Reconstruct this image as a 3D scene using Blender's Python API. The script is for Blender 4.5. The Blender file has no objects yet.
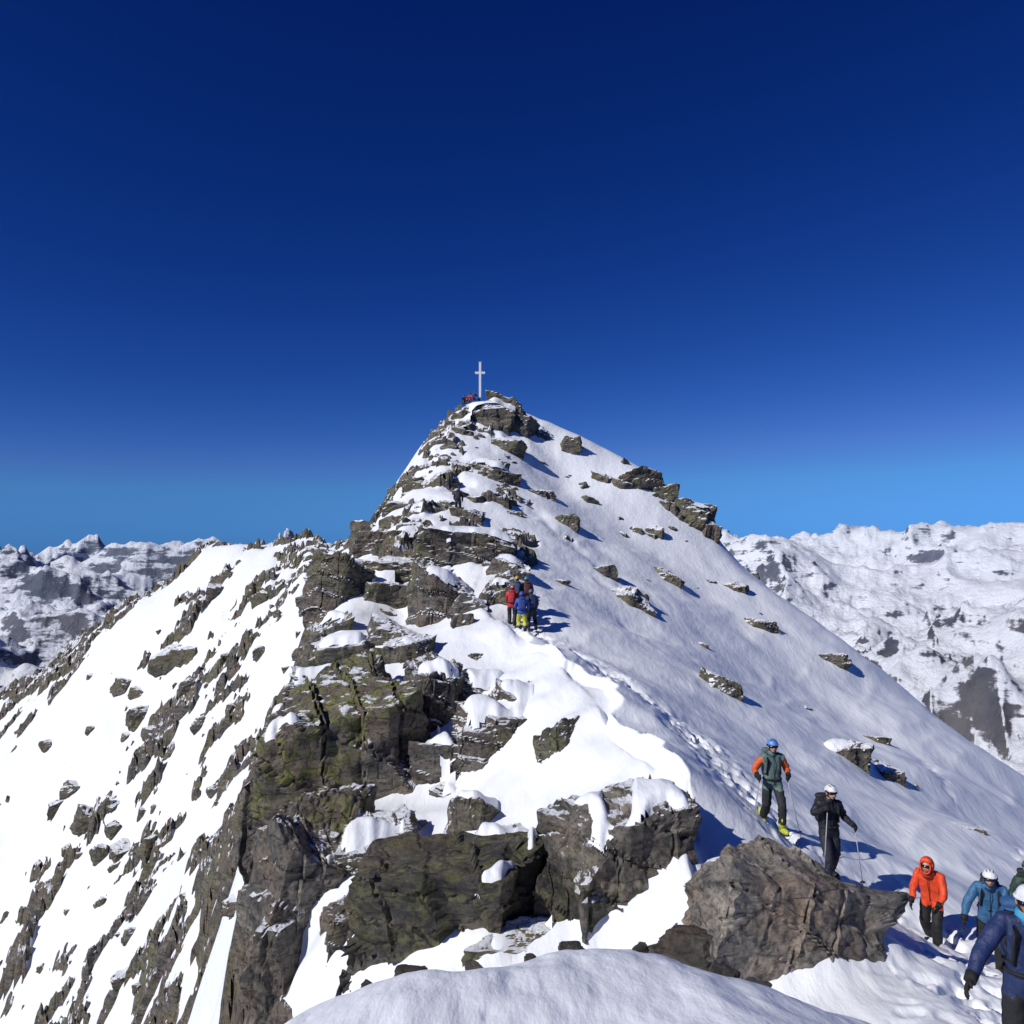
import bpy, math, numpy as np, random
from mathutils import Vector, Matrix
from mathutils.bvhtree import BVHTree
np.seterr(all='ignore')
SC=bpy.context.scene
F=804.0; PITCH=math.radians(2.6)
cp,sp=math.cos(PITCH),math.sin(PITCH)
def P(u,v,d):
    a=(u-512)/F; b=(512-v)/F
    return np.array([a*d,(cp-b*sp)*d,(b*cp+sp)*d])
# ---------------- noise ----------------
def h2(ix,iy,s):
    n=(ix.astype(np.int64)*374761393+iy.astype(np.int64)*668265263+s*974634777)&0xffffffff
    n=((n^(n>>13))*1274126177)&0xffffffff
    n=((n^(n>>16))*2246822519)&0xffffffff
    n=n^(n>>15)
    return n.astype(np.float64)/4294967295.0
def vn(x,y,s=0):
    ix=np.floor(x);iy=np.floor(y);fx=x-ix;fy=y-iy
    fx=fx*fx*fx*(fx*(fx*6-15)+10);fy=fy*fy*fy*(fy*(fy*6-15)+10)
    a=h2(ix,iy,s);b=h2(ix+1,iy,s);c=h2(ix,iy+1,s);d=h2(ix+1,iy+1,s)
    return (a+(b-a)*fx)*(1-fy)+(c+(d-c)*fx)*fy
def fbm(x,y,o=4,s=0,g=0.5):
    t=0;a=1;w=0
    for i in range(o):
        xx=x*math.cos(i*.9)-y*math.sin(i*.9); yy=x*math.sin(i*.9)+y*math.cos(i*.9)
        t=t+a*(vn(xx*2**i+i*17.3,yy*2**i-i*9.1,s+i)*2-1);w+=a;a*=g
    return t/w
def ridged(x,y,o=5,s=0,g=0.5):
    t=0;a=1;w=0
    for i in range(o):
        xx=x*math.cos(i*.7)-y*math.sin(i*.7); yy=x*math.sin(i*.7)+y*math.cos(i*.7)
        n=1-np.abs(vn(xx*2**i+i*7.3,yy*2**i-i*3.1,s+i)*2-1)
        t=t+a*n*n;w+=a;a*=g
    return t/w
def vn3(x,y,z,s=0):
    iz=np.floor(z);fz=z-iz;fz=fz*fz*(3-2*fz)
    ox,oy=57.13,131.7
    return vn(x+iz*ox,y-iz*oy,s)*(1-fz)+vn(x+(iz+1)*ox,y-(iz+1)*oy,s)*fz
def voro(x,y,s=0,tilt=1.0):
    ix=np.floor(x);iy=np.floor(y)
    best=np.full(x.shape,9.0);out=np.zeros(x.shape);sec=np.full(x.shape,9.0)
    for dx in(-1,0,1):
        for dy in(-1,0,1):
            cx=ix+dx;cy=iy+dy
            px=cx+h2(cx,cy,s);py=cy+h2(cx,cy,s+1)
            d=(x-px)**2+(y-py)**2
            val=h2(cx,cy,s+2)+tilt*((x-px)*(h2(cx,cy,s+3)-.5)+(y-py)*(h2(cx,cy,s+4)-.5))
            m=d<best
            sec=np.where(m,best,np.minimum(sec,d))
            out=np.where(m,val,out);best=np.where(m,d,best)
    return out,np.sqrt(sec)-np.sqrt(best)
def ss(a,b,x):
    t=np.clip((x-a)/(b-a),0,1);return t*t*(3-2*t)
# ---------------- base terrain ----------------
pts=[]
def line(uvd,step=2.0):
    W=[P(*p) for p in uvd]
    wline(W,step)
def wline(W,step=2.0):
    for a,b in zip(W[:-1],W[1:]):
        a=np.array(a,float);b=np.array(b,float)
        n=max(1,int(np.linalg.norm(b-a)/step))
        for i in range(n): pts.append(a+(b-a)*i/n)
    pts.append(np.array(W[-1],float))
CREST=[(690,880,13),(682,800,15),(620,755,18),(592,705,21),(555,668,25),(505,632,30),(470,600,34),(480,575,38),(462,530,47),(440,480,57),(450,435,68),(470,401,79),(495,402,81)]
line(CREST,1.5)
TR=[(525,640,31),(600,674,26),(690,738,21),(730,785,18),(775,838,15.8),(835,892,14.8),(890,925,14.8),(935,950,14.3),(972,977,12.8),(1000,1010,10.8),(1028,1045,8.8),(1052,1080,7)]
line(TR,2.0)
pts.append(P(1012,975,13.6))
line([(495,402,81),(570,436,79),(640,466,76),(700,512,71),(750,580,66),(850,650,60),(940,717,55),(1024,782,50),(1150,880,45),(1300,1000,40)],2.5)
EDGE=[(480,400,81),(455,408,79),(428,440,72),(404,476,63),(385,515,56),(352,558,50),(325,590,43),(308,650,35),(285,720,28),(268,800,23.5),(258,900,19),(262,1010,14)]
line(EDGE,2.0)
for (e,dx,dz) in [(EDGE[5],2.2,6),(EDGE[6],2.2,7),(EDGE[7],2.2,9),(EDGE[8],2.0,10),(EDGE[9],1.9,11),(EDGE[10],1.7,12),(EDGE[11],1.6,11)]:
    q=P(*e);pts.append(q+np.array([-dx,0,-dz]))
line([(385,520,62),(350,545,85),(290,549,95),(240,556,105),(150,602,115),(100,650,115),(30,684,120),(-60,740,122),(-300,900,125)],3.0)
for p in [(620,575,50),(700,617,50),(800,690,46),(560,490,68),(620,540,62),(700,590,58),(900,800,30),(1020,850,25),(1030,925,17),(850,742,38),(780,700,38),(700,670,35),(620,630,38),(760,760,26),(900,860,21),
          (1050,990,11),(520,850,17),(470,800,20.5),(560,790,18.5),(500,680,27),(440,640,34),(400,640,37),(350,690,29),(350,830,22),(420,860,17.5),(420,760,23),(620,830,15.2),(540,900,14.5),
          (370,1010,13),(450,1005,11.6),(610,985,11.9),(530,1000,11.6),(300,960,16),(665,950,12)]:
    pts.append(P(*p))
wpts=[(-38,60,-36),(-22,45,-29),(-15,38,-25),(-19.5,50,-18.5),(-31,80,-11),(-36,70,-22),(-48,75,-28),(-18,70,-5.5),(-19,80,-2),(-14,62,-7.5),(-14.5,54,-11),(-17,26,-31),(-13,16,-28),(-30,25,-45),(-60,50,-55),(-70,90,-36),(-8,8,-18),(-25,5,-50),
 (0,0,-1.75),(2,1,-1.9),(-2,1,-2.0),(0,3,-1.98),(-1.45,4.5,-2.90),(0.1,5.2,-2.86),(.9,5.2,-2.78),(1.6,4.9,-2.82),(2.1,4.3,-2.68),(-1.9,3.2,-2.8),(-.6,4.9,-2.80),
 (-3.2,3.5,-6),(-2.3,6,-6.5),(0,6.8,-5.4),(1.2,6.5,-5.1),(2.6,5.6,-4.3),(3,8,-5.7),(3.2,4,-3.6),(5,3,-4.4),(1.5,9,-6.2),(0,9,-7.0),(-2.5,9,-9),(4,0,-3.5),(9,4,-7.5),(20,5,-14),(-5,0,-8),
 (14,12,-10.5),(25,25,-15.5),(38,35,-22),(4,9.5,-5.7)]
for w in wpts: pts.append(np.array(w,float))
for (a,b,c) in [(0,95,2),(12,92,-6),(25,84,-14),(36,74,-22),(44,62,-28),(52,50,-34),(-12,96,-8),(-25,112,-18),(-40,130,-30),(-60,140,-45),(-90,145,-60),(-120,110,-75),(70,60,-50),(40,120,-45),(0,140,-45),(-40,170,-65),(90,100,-80)]:
    pts.append(np.array([a,b,c],float))
pts=np.array(pts)
keep=[]
for i,p in enumerate(pts):
    if all(np.hypot(*(p[:2]-pts[j][:2]))>0.5 for j in keep): keep.append(i)
pts=pts[keep];N=len(pts)
D=np.hypot(pts[:,None,0]-pts[None,:,0],pts[:,None,1]-pts[None,:,1])
A=np.zeros((N+3,N+3));A[:N,:N]=D-np.eye(N)*0.03;A[:N,N]=1;A[:N,N+1:]=pts[:,:2];A[N,:N]=1;A[N+1:,:N]=pts[:,:2].T
wt=np.linalg.solve(A,np.concatenate([pts[:,2],[0,0,0]]))
def B(x,y):
    x=np.asarray(x,float);y=np.asarray(y,float)
    z=wt[N]+wt[N+1]*x+wt[N+2]*y
    for i in range(N):
        z=z+wt[i]*np.sqrt((x-pts[i,0])**2+(y-pts[i,1])**2+0.04)
    r=np.hypot(x,y)
    fw=ss(-10,-20,x)*ss(28,45,y)*ss(170,120,r)
    z=z+fw*(2.2*fbm((x*.85+y*.5)/6.5,(y*.85-x*.5)/19,4,301)+.6*fbm((x*.85+y*.5)/2.4,(y*.85-x*.5)/5,3,305))
    fe=ss(3,10,x-(-.07*y+3))*ss(22,35,y)*ss(110,90,y)
    z=z+fe*(.8*fbm((x*.5-y*.85)/4.5,(y*.5+x*.85)/16,4,311))
    return z-0.75*np.maximum(0,r-150)
def hit(u,v,dmin=3.0,dmax=160.):
    ts=dmin*(dmax/dmin)**np.linspace(0,1,900)
    a=P(u,v,1.0)
    z=B(a[0]*ts,a[1]*ts)
    k=np.where(a[2]*ts<z)[0]
    if len(k)==0: return None
    t=ts[k[0]]
    return np.array([a[0]*t,a[1]*t,B(a[0]*t,a[1]*t)]),t
# ---------------- mesh helpers ----------------
def mk(name,V,Fq,mats,mi=None,smooth=False):
    me=bpy.data.meshes.new(name)
    V=np.asarray(V,dtype=np.float32)
    if isinstance(Fq,np.ndarray):
        nf,k=Fq.shape
        me.vertices.add(len(V));me.vertices.foreach_set('co',V.ravel())
        me.loops.add(nf*k);me.loops.foreach_set('vertex_index',Fq.ravel().astype(np.int32))
        me.polygons.add(nf);me.polygons.foreach_set('loop_start',(np.arange(nf)*k).astype(np.int32))
        me.update(calc_edges=True)
    else:
        me.from_pydata(V.tolist(),[],Fq)
    for m in mats: me.materials.append(m)
    if mi is not None: me.polygons.foreach_set('material_index',np.asarray(mi,dtype=np.int32))
    me.polygons.foreach_set('use_smooth',np.full(len(me.polygons),bool(smooth)))
    me.update()
    o=bpy.data.objects.new(name,me);SC.collection.objects.link(o);return o
# ---------------- materials ----------------
def newmat(n):
    m=bpy.data.materials.new(n);m.use_nodes=True;nt=m.node_tree;nt.nodes.clear()
    o=nt.nodes.new('ShaderNodeOutputMaterial');b=nt.nodes.new('ShaderNodeBsdfPrincipled');nt.links.new(b.outputs[0],o.inputs[0]);return m,nt,b
def nd(nt,t,**k):
    n=nt.nodes.new(t)
    for a,b in k.items():
        if a in n.inputs.keys(): n.inputs[a].default_value=b
        else: setattr(n,a,b)
    return n
def ramp(nt,src,els):
    r=nt.nodes.new('ShaderNodeValToRGB');cr=r.color_ramp
    cr.elements[0].position=els[0][0];cr.elements[0].color=els[0][1]
    cr.elements[1].position=els[-1][0];cr.elements[1].color=els[-1][1]
    for p,c in els[1:-1]:
        e=cr.elements.new(p);e.color=c
    nt.links.new(src,r.inputs[0]);return r.outputs[0]
def g(v): return (v,v,v,1)
def noise(nt,vec,scale,det=6,rough=.55):
    n=nd(nt,'ShaderNodeTexNoise');n.inputs['Scale'].default_value=scale;n.inputs['Detail'].default_value=det;n.inputs['Roughness'].default_value=rough
    nt.links.new(vec,n.inputs['Vector']);return n.outputs[0]
def mapv(nt,src,scale=(1,1,1),rot=(0,0,0)):
    m=nd(nt,'ShaderNodeMapping');m.inputs['Scale'].default_value=scale;m.inputs['Rotation'].default_value=rot
    nt.links.new(src,m.inputs[0]);return m.outputs[0]
def mix(nt,f,a,b,bt='MIX'):
    m=nd(nt,'ShaderNodeMix',data_type='RGBA',blend_type=bt)
    for s,v in((0,f),(6,a),(7,b)):
        if hasattr(v,'links'): nt.links.new(v,m.inputs[s])
        else: m.inputs[s].default_value=v
    return m.outputs[2]
def mth(nt,op,a,b=0.0):
    m=nd(nt,'ShaderNodeMath',operation=op)
    for s,v in((0,a),(1,b)):
        if hasattr(v,'links'): nt.links.new(v,m.inputs[s])
        else: m.inputs[s].default_value=v
    return m.outputs[0]
def bump(nt,h,st,dist,prev=None):
    b=nd(nt,'ShaderNodeBump');b.inputs['Strength'].default_value=st;b.inputs['Distance'].default_value=dist
    nt.links.new(h,b.inputs['Height'])
    if prev is not None: nt.links.new(prev,b.inputs['Normal'])
    return b.outputs[0]
def snow_mat():
    m,nt,b=newmat('snow');geo=nd(nt,'ShaderNodeNewGeometry').outputs['Position']
    n1=noise(nt,mapv(nt,geo,(1,1,1)),1.3,5);n2=noise(nt,mapv(nt,geo,(1,1,1)),22,6,.65)
    n3=noise(nt,mapv(nt,geo,(2.2,.6,2),(0,0,.6)),1.5,5,.55)
    c=ramp(nt,n1,[(.3,(.82,.85,.89,1)),(.65,(.87,.89,.92,1))])
    nt.links.new(c,b.inputs['Base Color']);b.inputs['Roughness'].default_value=.55;b.inputs['Specular IOR Level'].default_value=.2
    x=bump(nt,n3,.4,.12);x=bump(nt,n2,.22,.018,x);nt.links.new(x,b.inputs['Normal']);return m
def rock_mat(name,dark=1.0,lich=.5,snowth=.80,rt=(.22,-.25,0)):
    m,nt,b=newmat(name);G=nd(nt,'ShaderNodeNewGeometry');pos=G.outputs['Position']
    st=noise(nt,mapv(nt,pos,(.9,.9,3.6),rt),1.0,9,.66)
    n2=noise(nt,pos,.8,6,.6);n3=noise(nt,pos,9,8,.7);n4=noise(nt,pos,2.3,10,.75)
    vo=nd(nt,'ShaderNodeTexVoronoi',feature='DISTANCE_TO_EDGE');vo.inputs['Scale'].default_value=.75
    wv=nd(nt,'ShaderNodeVectorMath',operation='ADD')
    nz=nd(nt,'ShaderNodeTexNoise');nz.inputs['Scale'].default_value=2.0;nz.inputs['Detail'].default_value=4;nt.links.new(pos,nz.inputs['Vector'])
    sc_=nd(nt,'ShaderNodeVectorMath',operation='SCALE');nt.links.new(nz.outputs[1],sc_.inputs[0]);sc_.inputs['Scale'].default_value=.5
    nt.links.new(mapv(nt,pos,(1.1,1.0,2.6),rt),wv.inputs[0]);nt.links.new(sc_.outputs[0],wv.inputs[1])
    nt.links.new(wv.outputs[0],vo.inputs[0])
    k=dark
    c=ramp(nt,st,[(.28,(.034*k,.033*k,.031*k,1)),(.45,(.10*k,.094*k,.086*k,1)),(.57,(.185*k,.167*k,.142*k,1)),(.72,(.32*k,.282*k,.23*k,1))])
    c=mix(nt,ramp(nt,n2,[(.46,g(0)),(.60,g(.55))]),c,(.21*k,.155*k,.11*k,1))
    lm=ramp(nt,n4,[(.46,g(0)),(.54,g(lich))]);lm2=ramp(nt,noise(nt,pos,.3,3),[(.44,g(0)),(.54,g(1))])
    c=mix(nt,mth(nt,'MULTIPLY',lm,lm2),c,(.19,.19,.065,1))
    c=mix(nt,ramp(nt,n3,[(.38,g(.7)),(.52,g(0))]),c,(.025,.025,.025,1))
    ch=ramp(nt,vo.outputs[0],[(0.0,g(0)),(.05,g(1))])
    crk=ramp(nt,vo.outputs[0],[(0.0,g(.8)),(.022,g(0))])
    c=mix(nt,mth(nt,'MULTIPLY',crk,ramp(nt,n4,[(.45,g(0)),(.52,g(1))])),c,(.015,.015,.015,1))
    sx=nd(nt,'ShaderNodeSeparateXYZ');nt.links.new(G.outputs['Normal'],sx.inputs[0])
    sm=mth(nt,'ADD',sx.outputs[2],mth(nt,'MULTIPLY',mth(nt,'SUBTRACT',noise(nt,pos,1.7,8,.65),.5),1.1))
    sm=ramp(nt,sm,[(snowth,g(0)),(snowth+.04,g(1))])
    c=mix(nt,sm,c,(.82,.84,.87,1))
    nt.links.new(c,b.inputs['Base Color']);b.inputs['Roughness'].default_value=.82;b.inputs['Specular IOR Level'].default_value=.3
    x=bump(nt,st,.9,.24);x=bump(nt,ch,.6,.08,x);x=bump(nt,n4,.8,.12,x);x=bump(nt,n3,.6,.03,x)
    nt.links.new(x,b.inputs['Normal']);return m
M_snow=snow_mat();M_rock=rock_mat('rock',1.0,.5,.74);M_dark=rock_mat('dark_rock',.66,.45,1.0);M_lich=rock_mat('lichen_rock',1.0,1.0,.95);M_rockb=rock_mat('brown_rock',1.85,.2,1.05,(.2,-.75,.3));M_rockc=rock_mat('brown_layered_rock',1.2,.35,.90)
# ---------------- rocks ----------------
def cubesphere(n):
    V=[];Fq=[]
    lin=np.tan(np.linspace(-math.pi/4,math.pi/4,n+1))
    a,b=np.meshgrid(lin,lin,indexing='ij');o=np.ones_like(a)
    for fx in [(o,a,b),(-o,b,a),(b,o,a),(a,-o,b),(a,b,o),(b,a,-o)]:
        base=sum(len(v) for v in V)
        v=np.stack([f.ravel() for f in fx],1);v=v/np.linalg.norm(v,axis=1)[:,None];V.append(v)
        i,j=np.meshgrid(np.arange(n),np.arange(n),indexing='ij');k=(i*(n+1)+j).ravel()+base
        Fq.append(np.stack([k,k+n+1,k+n+2,k+1],1))
    return np.concatenate(V),np.concatenate(Fq)
CS={n:cubesphere(n) for n in(5,6,8,9,10,14,18,30,60)}
def rot(ax,ay,az):
    return np.array(Matrix.Rotation(az,3,'Z')@Matrix.Rotation(ay,3,'Y')@Matrix.Rotation(ax,3,'X'))
def rock(size,seed,n=14,r3=(0,0,0),box=.78,nc=9,wob=.28,led=.10):
    rg=np.random.RandomState(seed);V,Fq=CS[n]
    pl=[]
    for s in(-1,1):
        for k in range(3):
            nn=np.zeros(3);nn[k]=s;nn+=rg.uniform(-wob,wob,3);pl.append((nn/np.linalg.norm(nn),rg.uniform(.78,1.0)))
    for k in range(nc):
        nn=rg.normal(size=3);nn/=np.linalg.norm(nn);pl.append((nn,rg.uniform(box,1.15)))
    r=np.full(len(V),9.0)
    for nn,d in pl:
        dt=V@nn; r=np.minimum(r,np.where(dt>.05,d/np.maximum(dt,.05),9))
    X=V*r[:,None]
    q=X[:,0]*.25+X[:,2]*1.0+.2*X[:,1]
    t_=(q+.12*vn(X[:,0]*2,X[:,1]*2,seed%31))*2.3
    fr=t_-np.floor(t_);ly=np.floor(t_)+ss(.75,1.0,fr)
    X[:,:2]*=(1+led*(vn(ly*7.7+seed%97,ly*0+.5,seed%29)-.5))[:,None]
    t2=(X[:,0]+.3*X[:,1]+.1*vn(X[:,2]*3,X[:,1]*2,seed%23))*2.3;fr2=t2-np.floor(t2);l2=np.floor(t2)+ss(.8,1.0,fr2)
    X[:,1]*=(1+.20*(vn(l2*5.3+seed%83,l2*0+.5,seed%37)-.5))
    X[:,2]*=(1+.14*(vn(l2*3.3+seed%53,l2*0+.5,seed%41)-.5))
    dsp=(vn3(X[:,0]*1.5+seed%19,X[:,1]*1.5,X[:,2]*1.8,3)-.5)*.24+(vn3(X[:,0]*4,X[:,1]*4+seed%11,X[:,2]*5,5)-.5)*.12+(vn3(X[:,0]*11,X[:,1]*11,X[:,2]*15,9)-.5)*.05
    X=X*(1+dsp)[:,None]
    X=X*np.array(size)
    return X@rot(*r3).T,Fq
RV=[];RF=[];RC=[]
def addrock(c,size,seed,n=10,r3=(0,0,0),store=None,**kw):
    X,Fq=rock(size,seed,n,r3,**kw);X=X+c
    if store is None:
        RV.append(X);RF.append(Fq+addrock.cnt);addrock.cnt+=len(X)
    RC.append((c[0],c[1],max(size)*1.35))
    return X,Fq
addrock.cnt=0
rng=random.Random(7)
HR=[(488,418,52,30),(508,414,34,26),(466,428,20,14),(452,448,18,8),(485,470,44,18),(500,480,40,16),(540,497,26,12),(567,527,28,18),(415,486,30,16),(403,508,40,12),(380,545,46,24),(470,521,32,16),(520,430,30,20),(505,450,36,18),
(410,570,60,22),(445,590,50,20),(375,600,36,20),(348,655,50,22),(410,660,42,36),(508,578,36,36),(495,600,30,30),(630,605,36,28),(665,582,30,16),(605,575,24,14),(720,692,34,22),
(570,450,26,14),(602,482,20,12),(640,482,52,20),(690,518,50,24),(660,496,36,18),(705,535,24,26),(735,590,26,12),(762,627,34,14),(830,660,34,12),(872,746,30,16),(845,758,40,22),(882,776,26,16),(965,832,30,10),
(300,730,40,50),(432,712,44,60),(470,690,66,24),(566,757,34,44),(474,835,50,50),(290,950,50,80),(282,815,40,70),(400,790,50,50),(450,770,60,40),
(545,880,40,50),(505,905,44,60),(540,950,70,36),(690,940,30,30),(395,640,40,22),(365,570,40,16),(520,705,60,22),(380,690,50,20),(325,640,30,40)]
for i,(u,v,w,h) in enumerate(HR):
    q=hit(u,v)
    if q is None: q=hit(u,v+12)
    if q is None: continue
    c,t=q
    sx=w/F*t*.5*1.1; sz=h/F*t*.5*1.55; sy=max(.6*sx,(sx+sz)*.5)
    n=30 if t<30 else 18
    sm=1.15 if t<40 else 1.0
    addrock(c+np.array([0,0,-.22*sz]),(sx*sm,sy*sm,sz*sm),100+i,n,(rng.uniform(-.15,.15),rng.uniform(-.12,.25),rng.uniform(-.5,.5)))
for (u0,u1,v0,v1,cnt,a,b) in [(430,520,410,520,40,5,18),(520,700,440,600,24,4,15),(360,480,480,620,34,8,30),(310,480,600,700,20,10,36),(280,560,690,960,24,12,40),(600,800,560,700,8,4,14),(620,715,475,540,18,8,20),(800,920,700,790,7,5,16),
      (90,330,590,760,40,3,26),(20,260,700,1000,46,3,26)]:
    for k in range(cnt):
        u=rng.uniform(u0,u1);v=rng.uniform(v0,v1);q=hit(u,v)
        if q is None: continue
        c,t=q;w=a+(b-a)*rng.random()**2.0;s=w/F*t*.5
        addrock(c-np.array([0,0,.15*s]),(s*rng.uniform(.9,1.5),s*rng.uniform(.8,1.3),s*rng.uniform(.8,1.3)),1000+k+int(u),14 if t<30 else 8,(rng.uniform(-.25,.25),rng.uniform(-.2,.4),rng.uniform(-1.5,1.5)))
RV=np.concatenate(RV);RF=np.concatenate(RF)
mk('rock_outcrop',RV,RF,[M_rock])
heroes=[];BARE=[]
def hero(name,c,size,seed,r3,mat,bare=0,**kw):
    X,Fq=addrock(np.array(c),size,seed,60,r3,store=1,**kw);heroes.append((X,Fq));mk(name,X,Fq,[mat])
    if bare: BARE.append((c[0],c[1],bare))
hero('boulder',P(785,930,11.4),(1.38,.95,1.08),7,(-.15,.42,.15),M_rockb,1.75)
hero('boulder',P(698,958,10.6),(.48,.5,.34),63,(0,.1,.8),M_dark,.9)
for (u,v,w,h,sd_,r3,mt,br,dn_) in [(350,770,150,185,48,(0,.08,.15),M_lich,1,.1),(442,922,192,125,21,(.1,-.10,-.2),M_dark,1,0),(612,885,128,170,35,(0,.05,.25),M_rockc,0,0),
    (500,738,104,66,71,(0,.1,.2),M_rock,0,.1),(441,622,58,84,73,(0,.05,.5),M_rock,0,0),(300,895,86,150,75,(0,.1,.4),M_rockc,1,.1),(562,920,60,110,77,(0,.1,-.2),M_dark,1,.1),(462,556,98,54,79,(0,.12,.1),M_rock,0,0),
    (337,602,50,72,81,(0,.1,.5),M_rock,0,0),(380,862,80,60,83,(0,.1,.1),M_rock,0,.1),(325,850,70,120,85,(0,.05,-.3),M_lich,1,.1),(505,868,80,70,87,(0,.1,.1),M_rock,0,0),(430,715,60,90,89,(0,.1,.3),M_rock,0,.1),(355,935,70,80,91,(0,.1,.3),M_rockc,1,.1),(345,690,90,30,93,(0,.1,.1),M_rock,0,0)]:
    c,t=hit(u,v);sx=w/F*t*.5*1.1;sz=h/F*t*.5*1.15;sy=.5*(sx+sz)*.85
    hero('boulder',c+np.array([0,0,-dn_*sz]),(sx,sy,sz),sd_,r3,mt,(sx*.8 if br else 0),box=.88,nc=7,wob=.22,led=.18)
allV=[RV];allF=[RF];off=len(RV)
for X,Fq in heroes: allV.append(X);allF.append(Fq+off);off+=len(X)
AV=np.concatenate(allV);AF=np.concatenate(allF)
bvh=BVHTree.FromPolygons(AV.tolist(),AF.tolist())
# ---------------- mountain sheets ----------------
NT,NR=900,1050
TH=np.radians(np.linspace(-44,44,NT));RR=1.2*(650/1.2)**np.linspace(0,1,NR)
RR=np.concatenate([[0.02,.4,.8],RR]);NR=len(RR)
R2,T2=np.meshgrid(RR,TH,indexing='ij')
X2=R2*np.sin(T2);Y2=R2*np.cos(T2)
B2=np.concatenate([B(X2[i:i+50],Y2[i:i+50]) for i in range(0,NR,50)])
def blur(Z,k,it=2):
    for _ in range(it):
        for ax in(0,1):
            n=Z.shape[ax];pad=[(0,0),(0,0)];pad[ax]=(k+1,k)
            c=np.cumsum(np.pad(Z,pad,mode='edge'),axis=ax)
            Z=(np.take(c,np.arange(2*k+1,n+2*k+1),axis=ax)-np.take(c,np.arange(0,n),axis=ax))/(2*k+1)
    return Z
def slope(Z):
    dr=np.gradient(Z,axis=0)/np.gradient(R2,axis=0);dt=np.gradient(Z,axis=1)/(R2*(TH[1]-TH[0]))
    return np.hypot(dr,dt)
Bs=blur(B2,4)
sl=slope(Bs)
def pld(W,X,Y):
    best=np.full(X.shape,1e9)
    for a,b in zip(W[:-1],W[1:]):
        ab=b[:2]-a[:2];L=ab@ab
        t=np.clip(((X-a[0])*ab[0]+(Y-a[1])*ab[1])/L,0,1)
        best=np.minimum(best,np.hypot(X-a[0]-t*ab[0],Y-a[1]-t*ab[1]))
    return best
TRW=[P(*p) for p in TR]
tm=pld(TRW,X2,Y2)
T2W=[hit(*q)[0] for q in [(925,765),(950,800),(985,835),(1020,862),(1060,890)]]
tm2=pld(T2W,X2,Y2)
CW=[P(*p) for p in CREST]
cd=pld(CW,X2,Y2)
cxl=np.interp(Y2,[c[1] for c in CW],[c[0] for c in CW])
left=(X2<cxl)
EW=sorted([P(*p) for p in EDGE],key=lambda p:p[1])
exl=np.interp(Y2,[c[1] for c in EW],[c[0] for c in EW])
inb=ss(-2.2,-.8,X2-exl)
but=ss(1.0,1.7,sl+.35*fbm(X2/2.2,Y2/2.2,3,5))*ss(9,11,R2)*(left)*ss(70,60,R2)*inb
near_flank=(X2<-4)&(R2>12)&(R2<170)&(X2<exl-.3)
pa=(X2*.55+Y2*.83);pb=(Y2*.55-X2*.83)
big=fbm(pa/17+3,pb/8,3,11);sm_=fbm(pa/1.7,pb/3.0,5,13,.65)
fl=ss(-.04,.18,.70*sm_+1.0*big+.02)*near_flank
upper=ss(.10,.32,fbm(X2/3,Y2/3,4,21)+.25*ss(6,0,cd))*ss(34,42,R2)*ss(100,90,R2)*(X2>-14)*ss(13,3,cd)
m=np.clip(np.maximum(np.maximum(but,fl),upper*.8),0,1)
m=m*ss(.3,1.0,tm)
v1,e1=voro(X2/2.3+.3*fbm(X2,Y2,2,3),Y2/2.3,31,1.2);v2,e2=voro(X2/.8,Y2/.8,37,1.0);v3,e3=voro(X2/.33,Y2/.33,39,1.0)
blk=(v1-.5)*1.25-.35*ss(.12,0,e1)+(v2-.5)*.55+(v3-.5)*.2
fine=fbm(X2*1.5,Y2*1.5,4,51)
Rk=B2+m*(blk*.95+.25+.15*near_flank)-(1-m)*.6+.06*fine
T=np.full(X2.shape,-1e6)
need=np.zeros(X2.shape,bool)
for (cx,cy,rad) in RC:
    ri=np.hypot(cx,cy);az=math.atan2(cx,cy)
    i0,i1=np.searchsorted(RR,[ri-rad,ri+rad]);dz=rad/max(ri,1)
    j0,j1=np.searchsorted(TH,[az-dz,az+dz]);need[i0:i1,j0:j1]=True
ii,jj=np.where(need);dn=Vector((0,0,-1))
for i,j in zip(ii.tolist(),jj.tolist()):
    h=bvh.ray_cast(Vector((X2[i,j],Y2[i,j],60.)),dn)
    if h[0] is not None: T[i,j]=h[0].z
pil=fbm(X2/3.0,Y2/3.0,3,61)
wa=(X2*.8-Y2*.6);wb=(Y2*.8+X2*.6)
sas=ridged(wa/1.3+.5*fbm(X2/3,Y2/3,2,75),wb/4.2,4,71,.45)
S=Bs+.16+.22*pil*ss(0,1.4,tm)+(.15*(sas-.4))*ss(8,14,R2)+.07*fbm(X2/.5,Y2/.9,4,73)*ss(12,4,R2)
S=S+.30*left*ss(3,.3,cd)*ss(9,12,R2)*ss(45,30,R2)*(.5+fbm(X2/1.4,Y2/1.4,2,81))
S=S-m*(.10+.55*ss(-.35,.5,fbm(X2/1.9+5,Y2/1.9,3,91)))
bank=blur(np.where(T>Bs-1,np.clip(T-Bs,0,1.2),0),3)
S=S+.22*bank*(1-.3*m)*ss(7,9,R2)
shR=slope(blur(Rk,2));capR=blur(Rk,1)+.10*ss(1.1,.5,shR)-.45*ss(.8,1.3,shR)
S=np.maximum(S,np.where(R2>130,capR-1,capR))
def feet(tmv,wid,sc_,s_):
    fx=X2/sc_+.7*fbm(X2/.7,Y2/.7,2,s_);fv,fe=voro(fx,Y2/sc_,s_,0)
    return ss(.08,.45,fe)*(fv>.45)*np.exp(-(tmv/wid)**2)
tmn=tm+.25*fbm(X2/1.5,Y2/1.5,2,131)
S=blur(S,1)
dxc=X2-(cxl+.15+.75*fbm(Y2/1.7,Y2*0+.3,3,141))
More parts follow.
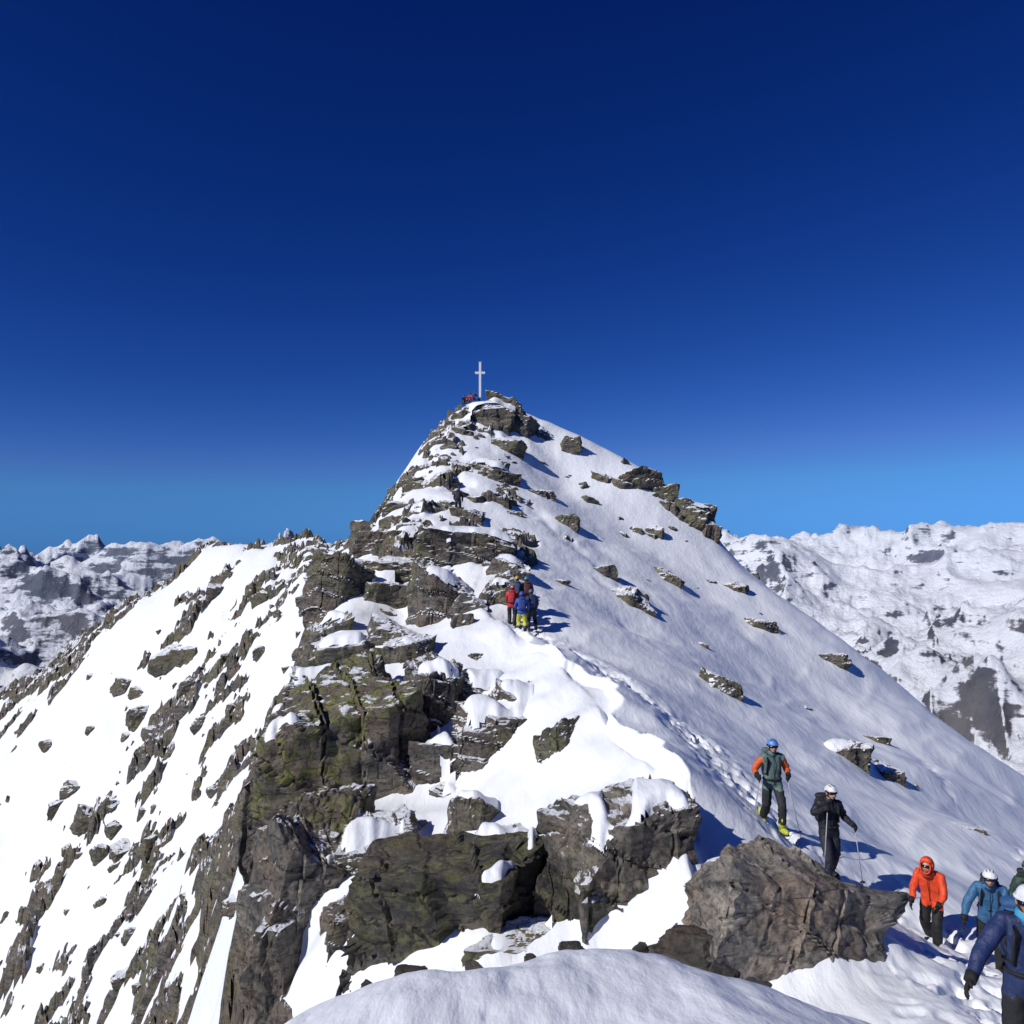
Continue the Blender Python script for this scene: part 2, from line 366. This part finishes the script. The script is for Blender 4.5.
S=S+.50*ss(-.10,.06,dxc)*np.exp(-np.maximum(dxc,0)/1.1)*ss(13.5,15,Y2)*ss(32,27,Y2)*(.45+.75*vn(Y2/2.3,Y2*0,143))
S=S-.25*feet(tmn,.65,.46,101)-.13*feet(tmn,1.2,.5,103)*.7-.07*np.exp(-(tmn/.6)**4)+.08*np.exp(-(tmn/.8)**2)*fbm(X2*4,Y2*4,3,111)
S=S-.12*feet(tm2,.35,.5,105)-.05*np.exp(-(tm2/.3)**2)
V=np.stack([X2.ravel(),Y2.ravel(),Rk.ravel()],1)
i,j=np.meshgrid(np.arange(NR-1),np.arange(NT-1),indexing='ij');k=(i*NT+j)
FQ=np.stack([k,k+1,k+NT+1,k+NT],-1)
def sel(mask,al=False):
    if al: c=mask[:-1,:-1]&mask[1:,:-1]&mask[:-1,1:]&mask[1:,1:]
    else: c=mask[:-1,:-1]|mask[1:,:-1]|mask[:-1,1:]|mask[1:,1:]
    return FQ[c]
def compact(V,Fq):
    u,inv=np.unique(Fq.ravel(),return_inverse=True);return V[u],inv.reshape(Fq.shape)
a,b=compact(V,sel(Rk>S-.12));mk('rocky_mountain_ridge',a,b,[M_rock])
VS=np.stack([X2.ravel(),Y2.ravel(),S.ravel()],1)
a,b=compact(VS,sel(S>Rk-.1));mk('snow_covered_ground',a,b,[M_snow],smooth=True)
valid=T>-1e5
Tz=np.where(valid,T,0)
gT=slope(np.where(valid,T,Bs-5))
now=np.zeros(X2.shape,bool)
for (cx,cy,rad) in BARE: now|=np.hypot(X2-cx,Y2-cy)<rad
qs=np.maximum(R2/14,1)
pn=fbm(X2*1.1/qs,Y2*1.1/qs,3,77)
f=(valid&(T>Bs-.3)&(gT<1.2)&~now&(pn>-.22)).astype(float)
w=blur(f,2);Tm=blur(Tz*f,2)/np.maximum(w,1e-6)
e=w-.10+.38*fbm(X2/(.42*qs),Y2/(.42*qs),3,79)
capz=Tm-.08+(.09+.17*ss(.5,1,e)*np.clip(R2/16,.6,1.5))*ss(.38,.75,e)+.03*fine
VC=np.stack([X2.ravel(),Y2.ravel(),capz.ravel()],1)
fc=sel((w>.42)&(e>.3)&(R2>8),True)
zz=capz.ravel()[fc];sp_=zz.max(1)-zz.min(1);rr=R2.ravel()[fc[:,0]]
fc=fc[sp_<np.maximum(.012*rr,.12)]
a,b=compact(VC,fc);mk('snow_cap',a,b,[M_snow],smooth=True)
def Sat(x,y):
    r=math.hypot(x,y);t=math.atan2(x,y)
    i=int(np.clip(np.searchsorted(RR,r),0,NR-1));j=int(np.clip(np.searchsorted(TH,t),0,NT-1))
    return max(S[i,j],Rk[i,j],T[i,j])
# small stones sitting in the foreground snow
PV=[];PF=[];pc=0
for (x,y,s) in [(-.55,4.55,.11),(-.75,4.35,.05),(.35,4.75,.09),(.72,4.6,.05),(1.15,4.45,.07),(-.2,4.2,.05),(-1.2,4.0,.08),(.1,4.5,.035),(1.35,4.7,.10)]:
    X,Fq=rock((s,s*.8,s*.55),int(900+x*100),14,(.1,.15,x*5));X=X+np.array([x,y,Sat(x,y)+s*.12])
    PV.append(X);PF.append(Fq+pc);pc+=len(X)
mk('stones',np.concatenate(PV),np.concatenate(PF),[M_dark])
# ---------------- far mountains ----------------
NTf,NRf=1200,480
TF=np.radians(np.linspace(-48,48,NTf));RF_=250*(15000/250)**np.linspace(0,1,NRf)
Rf,Tf=np.meshgrid(RF_,TF,indexing='ij');Xf=Rf*np.sin(Tf);Yf=Rf*np.cos(Tf)
wx=Xf+300*fbm(Xf/1500,Yf/1500,3,7);wy=Yf+300*fbm(Xf/1500+9,Yf/1500,3,8)
lf=ss(5,-5,np.degrees(Tf))
rd=ridged(wx/1700,wy/1700,6,201,.45)
rd2=ridged(wx/620+4,wy/620,5,211,.5)
rd3=ridged(wx/230+4,wy/230,4,221,.5)
rd4=ridged(wx/1000+14,wy/1000,5,231,.5)
Zf=-640+ss(500,5000,Rf)*250+rd*(200+(430-100*lf)*ss(800,4500,Rf))+rd2*(120+50*lf)*ss(600,2500,Rf)+rd3*(36+40*lf)*ss(900,2500,Rf)+lf*rd4*500*ss(3000,6000,Rf)
def hill(az,r,h,rad,base=-600,p=1.0,am=60,k3=.3):
    az=math.radians(az);cx,cy=r*math.sin(az),r*math.cos(az)
    d=np.hypot(Xf-cx,Yf-cy)/rad
    d=d*(1+.3*fbm(Xf/600,Yf/600,3,int(r)))
    return base+(h-base)*np.clip(1-d**p*.6,0,1)+am*(rd2-.5)+am*k3*(rd3-.5)
Zf=np.maximum(Zf,hill(40,2300,-80,1500,-680,1.0,170,.4))
Zf=np.maximum(Zf,hill(24,3800,-80,1700,-650,1.0,240,.4))
Zf=np.maximum(Zf,hill(-33,2900,-70,650,-750,.85,300,.35))
Zf=np.maximum(Zf,hill(-28,3400,-60,650,-750,.85,320,.35))
Zf=np.maximum(Zf,hill(-39,2700,-90,700,-750,.85,300,.35))
Zf=np.maximum(Zf,hill(-21,4600,-60,900,-750,.85,360,.35))
mx=(Zf/Rf)[Rf[:,0]>1500].max(0)
az=np.degrees(TF);tg=np.interp(az,[-48,-32,-24,-10,10,16,25,33,48],[.0,.003,.005,.007,.008,.012,.022,.027,.03])
ker=np.hanning(101);ker/=ker.sum()
df=np.convolve(np.pad(tg-mx,50,mode='edge'),ker,'valid')
Zf=Zf+Rf*df[None,:]*ss(1200,3500,Rf)+Rf*.002
def far_mat():
    m,nt,b=newmat('distant_snow_rock_painted_haze');G=nd(nt,'ShaderNodeNewGeometry');pos=G.outputs['Position']
    n1=noise(nt,pos,.006,12,.7);n2=noise(nt,mapv(nt,pos,(.6,.6,3.4),(.10,.06,0)),.007,9,.7)
    sp_=nd(nt,'ShaderNodeSeparateXYZ');nt.links.new(pos,sp_.inputs[0])
    sx=nd(nt,'ShaderNodeSeparateXYZ');nt.links.new(G.outputs['Normal'],sx.inputs[0])
    s=mth(nt,'ADD',sx.outputs[2],mth(nt,'MULTIPLY',mth(nt,'SUBTRACT',n1,.5),1.0));s=mth(nt,'ADD',s,mth(nt,'MULTIPLY',mth(nt,'SUBTRACT',n2,.5),1.3))
    s=mth(nt,'ADD',s,mth(nt,'MAXIMUM',mth(nt,'MINIMUM',mth(nt,'MULTIPLY',sp_.outputs[0],.00008),.0),-.09))
    f=ramp(nt,s,[(.61,g(0)),(.70,g(1))])
    rc=ramp(nt,n1,[(.35,(.045,.05,.075,1)),(.65,(.18,.16,.15,1))])
    c=mix(nt,f,rc,(.84,.86,.90,1))
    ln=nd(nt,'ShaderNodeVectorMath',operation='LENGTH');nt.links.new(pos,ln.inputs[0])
    haze_tint=ramp(nt,mth(nt,'MULTIPLY',ln.outputs[1],1/15000),[(.05,g(0)),(.8,g(.5))])
    c=mix(nt,haze_tint,c,(.36,.50,.72,1))  # blue aerial haze painted into the base colour, stronger with distance
    nt.links.new(c,b.inputs['Base Color']);b.inputs['Roughness'].default_value=.8;b.inputs['Specular IOR Level'].default_value=.1
    x=bump(nt,n1,.85,50);nt.links.new(x,b.inputs['Normal']);return m
i,j=np.meshgrid(np.arange(NRf-1),np.arange(NTf-1),indexing='ij');k=(i*NTf+j)
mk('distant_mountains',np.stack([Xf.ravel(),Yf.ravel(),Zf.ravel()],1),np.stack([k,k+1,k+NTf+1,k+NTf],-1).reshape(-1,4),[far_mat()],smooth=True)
# ---------------- summit cross ----------------
mm,nt,b=newmat('white_painted_metal');geo=nd(nt,'ShaderNodeNewGeometry').outputs['Position']
nt.links.new(ramp(nt,noise(nt,geo,4,4),[(.3,(.68,.70,.72,1)),(.7,(.82,.82,.82,1))]),b.inputs['Base Color']);b.inputs['Roughness'].default_value=.4
sc=P(480,396,80);sz0=Sat(sc[0],sc[1])
top=P(480,362,80)[2]
bv=[];bf=[]
def box(x0,x1,y0,y1,z0,z1):
    k=len(bv);bv.extend([(x,y,z) for x in(x0,x1) for y in(y0,y1) for z in(z0,z1)])
    bf.extend([tuple(k+q for q in f) for f in[(0,1,3,2),(4,6,7,5),(0,4,5,1),(2,3,7,6),(0,2,6,4),(1,5,7,3)]])
Hc=top-sz0
cz=Hc-1.05
box(-.11,.11,-.11,.11,-.5,Hc);box(-.50,-.111,-.09,.09,cz-.10,cz+.10);box(.111,.50,-.09,.09,cz-.10,cz+.10)
box(-.14,.14,-.14,.14,Hc+.001,Hc+.03);box(-.20,.20,-.20,.20,-.5,.12)
o=mk('summit_cross',np.array(bv)+np.array([sc[0],sc[1],sz0]),bf,[mm])
# ---------------- people ----------------
_mc={}
def cloth(col,rough=.7):
    key=(col,rough)
    if key in _mc:return _mc[key]
    m,nt,b=newmat('fabric');geo=nd(nt,'ShaderNodeNewGeometry').outputs['Position']
    n=noise(nt,geo,9,5)
    c=ramp(nt,n,[(.3,tuple(x*.8 for x in col)+(1,)),(.7,tuple(min(1,x*1.12) for x in col)+(1,))])
    nt.links.new(c,b.inputs['Base Color']);b.inputs['Roughness'].default_value=rough
    nt.links.new(bump(nt,n,.6,.05),b.inputs['Normal']);_mc[key]=m;return m
def tube(pp,rr,n=8):
    pp=[np.array(p,float) for p in pp];V=[];Fs=[]
    for i,p in enumerate(pp):
        a=pp[max(i-1,0)];c=pp[min(i+1,len(pp)-1)];t=c-a;t/=np.linalg.norm(t)+1e-9
        up=np.array([0,0,1.]) if abs(t[2])<.9 else np.array([0,1.,0]);s=np.cross(t,up);s/=np.linalg.norm(s);w=np.cross(s,t)
        for k in range(n):
            th=2*math.pi*k/n;V.append(p+rr[i]*(math.cos(th)*s+math.sin(th)*w))
    for i in range(len(pp)-1):
        for k in range(n):
            k2=(k+1)%n;Fs.append((i*n+k,i*n+k2,(i+1)*n+k2,(i+1)*n+k))
    Fs.append(tuple(range(n))[::-1]);Fs.append(tuple((len(pp)-1)*n+k for k in range(n)))
    return np.array(V),Fs
def ell(c,s,n=6,R=None,p=1.0):
    V,Fq=CS[n];X=V.copy()
    if p!=1.0: X=np.sign(X)*np.abs(X)**p
    X=X*np.array(s)
    if R is not None:X=X@np.array(R).T
    return X+np.array(c),[tuple(f) for f in Fq.tolist()]
SKIN=(.55,.33,.24)
DEF=dict(pel=(0,0,.95),spi=(0,0,1.14),che=(0,0,1.34),nek=(0,-.01,1.50),hd=(0,-.03,1.63),
 shL=(.19,0,1.42),elL=(.27,.02,1.15),wrL=(.25,-.18,1.0),shR=(-.19,0,1.42),elR=(-.27,.02,1.15),wrR=(-.25,-.18,1.0),
 hiL=(.10,0,.90),knL=(.12,-.05,.50),anL=(.12,.02,.10),hiR=(-.10,0,.90),knR=(-.12,-.05,.50),anR=(-.12,.02,.10))
BON=[('pel','spi',.165,.155,'J'),('spi','che',.155,.17,'J'),('che','nek',.17,.075,'J'),('che','shL',.17,.095,'J'),('shL','elL',.095,.07,'A'),('elL','wrL',.07,.048,'A'),
 ('che','shR',.17,.095,'J'),('shR','elR',.095,.07,'A'),('elR','wrR',.07,.048,'A'),('pel','hiL',.165,.12,'J'),('hiL','knL',.12,.08,'P'),('knL','anL',.08,.065,'P'),
 ('pel','hiR',.165,.12,'J'),('hiR','knR',.12,.08,'P'),('knR','anR',.08,.065,'P')]
def person(loc,face,pose={},jacket=(.02,.02,.03),arm=None,pants=(.015,.015,.018),helmet=(.8,.8,.8),head='helmet',boots=(.03,.03,.03),pack=None,poles=(0,0),scale=1.0,goggles=True,front=None,name='mountaineer',collar=None):
    J={k:np.array(v,float) for k,v in DEF.items()}
    for k,v in pose.items():J[k]=np.array(v,float)
    mats=[cloth(jacket,.6),cloth(arm or jacket,.6),cloth(pants,.75),cloth(SKIN,.5),cloth((.012,.012,.014),.8),cloth(helmet,.3),cloth(boots,.5),cloth(pack or (.03,.03,.03),.7),cloth((.01,.01,.012),.15),cloth((.07,.04,.02),.7),cloth((.35,.35,.38),.35),cloth(front or jacket,.6),cloth((.35,.12,.10),.5),cloth(collar or jacket,.6)]
    AVs=[];AFs=[];AM=[];cnt=[0]
    def add(vf,mi):
        V_,F_=vf;c0=cnt[0];AVs.append(np.asarray(V_));AFs.extend([tuple(q+c0 for q in f) for f in F_])
        AM.extend(mi if isinstance(mi,list) else [mi]*len(F_));cnt[0]+=len(V_)
    keys=list(J.keys());keys.remove('hd')
    me=bpy.data.meshes.new('t');me.from_pydata([J[k].tolist() for k in keys],[(keys.index(b[0]),keys.index(b[1])) for b in BON],[])
    ob=bpy.data.objects.new('t',me);SC.collection.objects.link(ob)
    sk=ob.modifiers.new('s','SKIN');sub=ob.modifiers.new('u','SUBSURF');sub.levels=2
    rad={'pel':(.165,.125),'spi':(.155,.12),'che':(.18,.13),'nek':(.07,.07),'shL':(.09,.09),'elL':(.07,.07),'wrL':(.05,.05),'hiL':(.115,.12),'knL':(.085,.09),'anL':(.08,.08)}
    for i,k in enumerate(keys):
        r=rad.get(k) or rad.get(k[:-1]+'L');sv=me.skin_vertices[0].data[i];sv.radius=(r[0],r[1]);sv.use_root=(k=='pel')
    dg=bpy.context.evaluated_depsgraph_get();em=ob.evaluated_get(dg).to_mesh()
    V_=np.array([v.co[:] for v in em.vertices]);F_=[tuple(p.vertices) for p in em.polygons]
    ob.evaluated_get(dg).to_mesh_clear()
    C=np.array([V_[list(f)].mean(0) for f in F_])
    bd=[]
    for (a,b,ra,rb,t) in BON:
        A_,B_=J[a],J[b];ab=B_-A_;tt=np.clip(((C-A_)@ab)/(ab@ab),0,1)
        bd.append(np.linalg.norm(C-A_-tt[:,None]*ab,axis=1)-(ra+(rb-ra)*tt)*.9)
    bi=np.argmin(np.array(bd),0);mi=[]
    hem=J['pel'][2]-.12
    for q,f in enumerate(F_):
        t=BON[bi[q]][4]
        if t=='J': k_=11 if (front and abs(C[q][0])<.17) else 0
        elif t=='A': k_=1
        else: k_=2 if C[q][2]<hem else 0
        if t=='J' and C[q][2]<hem:k_=2
        mi.append(k_)
    wr=(vn3(V_[:,0]*14,V_[:,1]*14,V_[:,2]*22,5)-.5)*.026
    V_=V_+wr[:,None]*np.stack([np.sign(V_[:,0]),np.sign(V_[:,1]),0*V_[:,0]],1)
    add((V_,F_),mi)
    bpy.data.objects.remove(ob)
    add(tube([J['che']*.25+J['nek']*.75,J['nek']+np.array([0,-.01,.045])],[.095,.08],12),13)
    add(tube([J['nek'],J['hd']+np.array([0,.01,-.04])],[.058,.055],10),3)
    hc=J['hd']+np.array([0,0,.02]);HV,HF=CS[10];hv=HV*np.array([.078,.098,.118])
    fr=hv[:,1]<0
    hv[:,0]*=np.where(hv[:,2]<-.02,1-.25*np.clip((-.02-hv[:,2])/.09,0,1),1)
    nose=np.exp(-((hv[:,0]/.014)**2+((hv[:,2]+.02)/.026)**2))*fr*.028;hv[:,1]-=nose
    eyeS=np.exp(-(((np.abs(hv[:,0])-.032)/.016)**2+((hv[:,2]-.012)/.012)**2))*fr*.010;hv[:,1]+=eyeS
    chin=np.exp(-((hv[:,0]/.03)**2+((hv[:,2]+.098)/.02)**2))*fr*.012;hv[:,1]-=chin
    add((hv+hc,[tuple(f) for f in HF.tolist()]),3)
    for s in(-1,1):
        add(ell(hc+np.array([s*.080,.01,-.005]),(.012,.02,.032),5),3)
        add(ell(hc+np.array([s*.031,-.083,.012]),(.012,.008,.007),5),8)
    add(ell(hc+np.array([0,-.088,-.056]),(.024,.008,.006),5),12)
    add(ell(hc+np.array([0,.018,-.0]),(.087,.098,.112),9),9)
    if goggles:
        gp=[hc+np.array([.087*math.sin(t),-.100*math.cos(t)+.0,.014]) for t in np.linspace(-1.35,1.35,11)]
        add(tube(gp,[.012]+[.024]*9+[.012],8),8)
    if head=='helmet':
        v_,f_=CS[10];hv2=v_*np.array([.112,.132,.125]);hv2[:,2]=np.maximum(hv2[:,2],.012+.02*(hv2[:,1]<0)-.035*(hv2[:,1]>.03))
        add((hv2+hc+np.array([0,.008,.028]),[tuple(f) for f in f_.tolist()]),5)
        br=[hc+np.array([.108*math.sin(t),-.136*math.cos(t)+.008,.052]) for t in np.linspace(-1.1,1.1,9)]
        add(tube(br,[.009]*9,6),5)
        for s in(-1,0,1): add(ell(hc+np.array([s*.045,-.02,.148-.014*abs(s)]),(.008,.06,.008),5),8)
        for s in(-1,1): add(tube([hc+np.array([s*.092,0,.03]),hc+np.array([s*.07,-.04,-.07]),hc+np.array([0,-.065,-.115])],[.006]*3,5),4)
    elif head=='hood':
        v_,f_=CS[10];hv2=v_*np.array([.118,.135,.15])
        hv2[:,1]=np.where(hv2[:,1]<-.05,-.05-.25*(-.05-hv2[:,1]),hv2[:,1]);hv2[:,1]-=.05*ss(.04,.09,hv2[:,2])*(v_[:,1]<0)
        add((hv2+hc+np.array([0,.012,.012]),[tuple(f) for f in f_.tolist()]),0)
        add(tube([J['nek']+np.array([0,.0,-.03]),hc+np.array([0,.01,-.07])],[.11,.105],12),0)
        rim=[hc+np.array([.085*math.sin(t),-.088,.0+.115*math.cos(t)]) for t in np.linspace(0,2*math.pi,17)]
        add(tube(rim,[.016]*17,6),0)
    else:
        v_,f_=CS[10];hv2=v_*np.array([.092,.112,.13]);hv2[:,2]=np.maximum(hv2[:,2],.02)
        add((hv2+hc+np.array([0,.006,.012]),[tuple(f) for f in f_.tolist()]),5)
        add(tube([hc+np.array([.092*math.sin(t),-.108*math.cos(t)+.006,.035]) for t in np.linspace(0,2*math.pi,17)],[.014]*17,6),5)
    for s_,si in(('L',1),('R',-1)):
        w=J['wr'+s_];e=J['el'+s_];d=w-e;d/=np.linalg.norm(d)
        pol=poles[0 if s_=='L' else 1]
        lat=np.cross(d,[si*1.0,0,0]);
        if np.linalg.norm(lat)<.1:lat=np.array([0,-1.,0])
        lat/=np.linalg.norm(lat);pn=np.cross(lat,d)*1.0
        if pn[0]*si>0:pn=-pn
        Rm=np.stack([d,lat,pn],1)
        add(tube([w-d*.06,w+d*.02],[.056,.05],10),4)
        add(ell(w+d*.055,(.056,.046,.024),6,Rm,.8),4)
        for fi,(o_,L) in enumerate([(-.034,.078),(-.011,.088),(.012,.083),(.033,.066)]):
            b0=w+d*.085+lat*o_;c1=.55 if pol else .18
            pA=b0+(d*math.cos(c1)+pn*math.sin(c1))*L*.45;c2=c1+(1.3 if pol else .35)
            pB=pA+(d*math.cos(c2)+pn*math.sin(c2))*L*.33;c3=c2+(1.0 if pol else .3)
            pC=pB+(d*math.cos(c3)+pn*math.sin(c3))*L*.25
            add(tube([b0-d*.02,b0,pA,pB,pC],[.013,.0135,.0125,.0115,.008],7),4)
        tl=-lat if lat[2]>0 else lat
        tl=-tl
        t0=w+d*.025+tl*.035;add(tube([w+d*.02,t0,t0+tl*.02+d*.03+pn*.012,t0+tl*.012+d*.06+pn*.03],[.018,.018,.015,.010],7),4)
        if pol:
            gp=w+d*.085+pn*.032;tip=np.array(pol,float);ax=(tip-gp);Lp=np.linalg.norm(ax);ax/=Lp
            add(tube([gp-ax*.07,gp-ax*.06,gp+ax*.08],[.014,.018,.014],8),8)
            add(tube([gp+ax*.08,gp+ax*Lp*.5,tip],[.011,.010,.007],6),10)
            add(tube([tip-ax*.10,tip-ax*.09],[.045,.045],10),8)
        an=J['an'+s_];fd=np.array([.18*si,-1,0.]);fd/=np.linalg.norm(fd)
        Rf2=np.stack([np.array([-fd[1],fd[0],0]),fd,np.array([0,0,1.])],1)
        add(tube([an+np.array([0,.0,.20]),an+np.array([0,0,.10]),an+np.array([0,0,-.03])],[.082,.078,.072],10),6)
        add(ell(an+fd*.065+np.array([0,0,-.045]),(.056,.155,.055),9,Rf2,.75),6)
        add(ell(an+fd*.065+np.array([0,0,-.09]),(.058,.160,.018),6,Rf2,.6),4)
    if pack is not None:
        bk=(J['spi']+J['che'])/2+np.array([0,.20,.02])
        add(ell(bk,(.155,.10,.25),9,None,.6),7)
        add(ell(bk+np.array([0,.02,.25]),(.13,.085,.05),6,None,.7),7)
        add(ell(bk+np.array([0,.10,-.08]),(.11,.035,.12),6,None,.6),7)
        for s in(-1,1):
            ch=J['che'];add(tube([ch+np.array([s*.11,.15,.10]),ch+np.array([s*.12,.0,.165]),ch+np.array([s*.115,-.135,.05]),J['spi']+np.array([s*.135,-.10,-.02]),J['spi']+np.array([s*.16,.08,-.06])],[.022]*5,6),4)
        add(tube([J['pel']+np.array([.178*math.sin(t),-.14*math.cos(t),.08]) for t in np.linspace(0,2*math.pi,17)],[.018]*17,6),4)
    add(tube([J['nek']+np.array([0,-.075,.0]),J['che']+np.array([0,-.143,0]),J['spi']+np.array([0,-.134,0]),J['pel']+np.array([0,-.138,-.02])],[.006]*4,5),4)
    V_=np.concatenate(AVs)*scale;V_=V_@rot(0,0,face).T
    V_=V_+np.array(loc)
    return mk(name,V_,AFs,mats,AM,smooth=True)
def at(u,v,d,dz=0):
    p=P(u,v,d);z=Sat(p[0],p[1]);return (p[0],p[1],z-.03+dz)
walk=dict(knL=(.12,-.22,.52),anL=(.12,-.20,.12),knR=(-.12,-.02,.50),anR=(-.12,.26,.16))
p1=dict(walk,pel=(0,0,.93),elL=(.30,.0,1.17),wrL=(.24,-.24,1.12),elR=(-.34,.02,1.19),wrR=(-.36,-.22,1.12),hd=(0,-.06,1.62))
person(at(773,838,15.8),.0,p1,jacket=(.10,.17,.15),arm=(.62,.12,.03),front=(.10,.16,.15),pants=(.02,.022,.025),helmet=(.10,.25,.62),boots=(.55,.60,.06),pack=(.10,.14,.14),poles=((.42,-.35,0),(-.52,-.30,0)))
p2=dict(walk,elL=(.31,.0,1.16),wrL=(.34,-.24,1.10),elR=(-.36,-.06,1.27),wrR=(-.24,-.22,1.40),hd=(.02,-.06,1.62),knR=(-.12,-.20,.52),anR=(-.13,-.16,.12),knL=(.13,.0,.5),anL=(.16,.24,.12))
person(at(830,892,14.8),.15,p2,jacket=(.012,.014,.022),pants=(.02,.022,.035),helmet=(.75,.75,.75),pack=(.02,.02,.03),poles=((.48,-.30,0),(-.38,-.45,0.2)),boots=(.02,.02,.02))
lean=dict(pel=(0,.04,.90),spi=(0,-.02,1.08),che=(0,-.10,1.26),nek=(0,-.17,1.41),hd=(0,-.24,1.52),shL=(.19,-.10,1.34),shR=(-.19,-.10,1.34),elL=(.26,-.20,1.08),wrL=(.22,-.40,.95),elR=(-.26,-.16,1.07),wrR=(-.24,-.34,.90),
 hiL=(.10,.04,.86),hiR=(-.10,.04,.86),knL=(.12,-.20,.50),anL=(.12,-.12,.12),knR=(-.12,-.04,.47),anR=(-.12,.26,.14))
person(at(933,952,14.3),-.75,lean,jacket=(.75,.075,.02),pants=(.014,.014,.016),head='hood',goggles=True,boots=(.03,.03,.03))
lean2=dict(lean,elR=(-.34,-.22,1.08),wrR=(-.38,-.36,.88))
person(at(992,975,13.1),-.5,lean2,jacket=(.04,.14,.28),pants=(.015,.015,.018),helmet=(.75,.76,.78),boots=(.03,.03,.03),pack=(.03,.03,.04))
person(at(1032,975,13.8),-.3,walk,jacket=(.02,.05,.035),pants=(.015,.015,.018),helmet=(.1,.1,.1),boots=(.03,.03,.03),pack=(.02,.03,.03))
p5=dict(walk,elR=(-.40,-.16,1.22),wrR=(-.54,-.34,1.05),hd=(0,-.06,1.62))
person(at(1030,1080,7.0),-.25,p5,jacket=(.015,.03,.10),arm=(.015,.03,.11),pants=(.015,.015,.018),helmet=(.78,.80,.82),head='hat',boots=(.03,.03,.03),pack=(.03,.10,.25),goggles=True,collar=(.05,.35,.6),scale=1.0)
for (u,v,d,j,pn_,hl,pk) in [(512,634,31.5,(.55,.03,.03),(.02,.02,.03),(.6,.1,.1),(.45,.03,.03)),(522,637,30.8,(.04,.10,.40),(.65,.62,.05),(.05,.1,.4),(.03,.06,.25)),(532,634,31.4,(.02,.02,.05),(.02,.02,.03),(.1,.1,.1),(.02,.04,.12)),(517,630,32.5,(.02,.12,.16),(.03,.03,.03),(.5,.3,.05),(.05,.08,.15)),(527,629,32.6,(.1,.03,.06),(.03,.03,.03),(.05,.2,.3),(.1,.03,.03))]:
    person(at(u,v,d),math.pi+.1*(u-520)/8,lean,jacket=j,pants=pn_,helmet=hl,pack=pk,scale=.95)
person(at(458,524,49,-.1),math.pi,lean,jacket=(.02,.02,.05),helmet=(.1,.1,.3),pack=(.03,.03,.03))
sit=dict(pel=(0,.1,.30),spi=(0,.1,.50),che=(0,.06,.70),nek=(0,.03,.86),hd=(0,.0,.98),shL=(.19,.06,.78),shR=(-.19,.06,.78),elL=(.26,-.08,.55),elR=(-.26,-.08,.55),wrL=(.16,-.30,.52),wrR=(-.16,-.30,.52),
 hiL=(.10,.05,.27),hiR=(-.10,.05,.27),knL=(.14,-.38,.48),knR=(-.14,-.38,.48),anL=(.14,-.45,.1),anR=(-.14,-.45,.1))
for (u,d,c,f) in [(464,78.8,(.02,.03,.08),.3),(470,79.0,(.5,.05,.04),-.4),(475,79.4,(.03,.08,.3),.9)]:
    person(at(u,396,d,.12),f,sit,jacket=c,helmet=(.1,.1,.12))
# ---------------- light, sky, camera ----------------
sd=np.array([-.65,-.47,.60]);sd/=np.linalg.norm(sd)
L=bpy.data.lights.new('sun','SUN');L.energy=3.95;L.angle=math.radians(.53);L.color=(1,.97,.93)
lo=bpy.data.objects.new('sun',L);SC.collection.objects.link(lo);lo.rotation_euler=Vector(sd).to_track_quat('Z','Y').to_euler()
W=bpy.data.worlds.new('World');SC.world=W;W.use_nodes=True;nt=W.node_tree;bg=nt.nodes['Background']
sky=nt.nodes.new('ShaderNodeTexSky');sky.sky_type='NISHITA';sky.sun_disc=False;sky.sun_elevation=math.asin(sd[2]);sky.sun_rotation=math.atan2(sd[0],sd[1])
sky.altitude=3200;sky.air_density=1.0;sky.dust_density=0.05;sky.ozone_density=3.0
sep=nt.nodes.new('ShaderNodeSeparateColor');com=nt.nodes.new('ShaderNodeCombineColor');nt.links.new(sky.outputs[0],sep.inputs[0])
vals=[]
for ch,(k_,p_,mxv) in enumerate([(.056,2.45,4.0),(.140,1.68,8.0),(.48,1.24,12.0)]):
    vals.append(mth(nt,'MULTIPLY',mth(nt,'POWER',mth(nt,'MINIMUM',sep.outputs[ch],mxv),p_),k_))
vals[1]=mth(nt,'MINIMUM',vals[1],mth(nt,'MULTIPLY',vals[2],.41));vals[0]=mth(nt,'MINIMUM',vals[0],mth(nt,'MULTIPLY',vals[2],.12))
for ch in range(3): nt.links.new(vals[ch],com.inputs[ch])
nt.links.new(com.outputs[0],bg.inputs[0]);bg.inputs[1].default_value=.10
cam=bpy.data.cameras.new('camera');cam.sensor_width=36;cam.lens=36*F/1024;cam.clip_start=.05;cam.clip_end=40000
co=bpy.data.objects.new('camera',cam);SC.collection.objects.link(co);co.rotation_euler=(math.pi/2+PITCH,0,0);SC.camera=co
SC.view_settings.view_transform='Standard';SC.view_settings.look='None';SC.view_settings.exposure=0
print('done',N,len(RC))
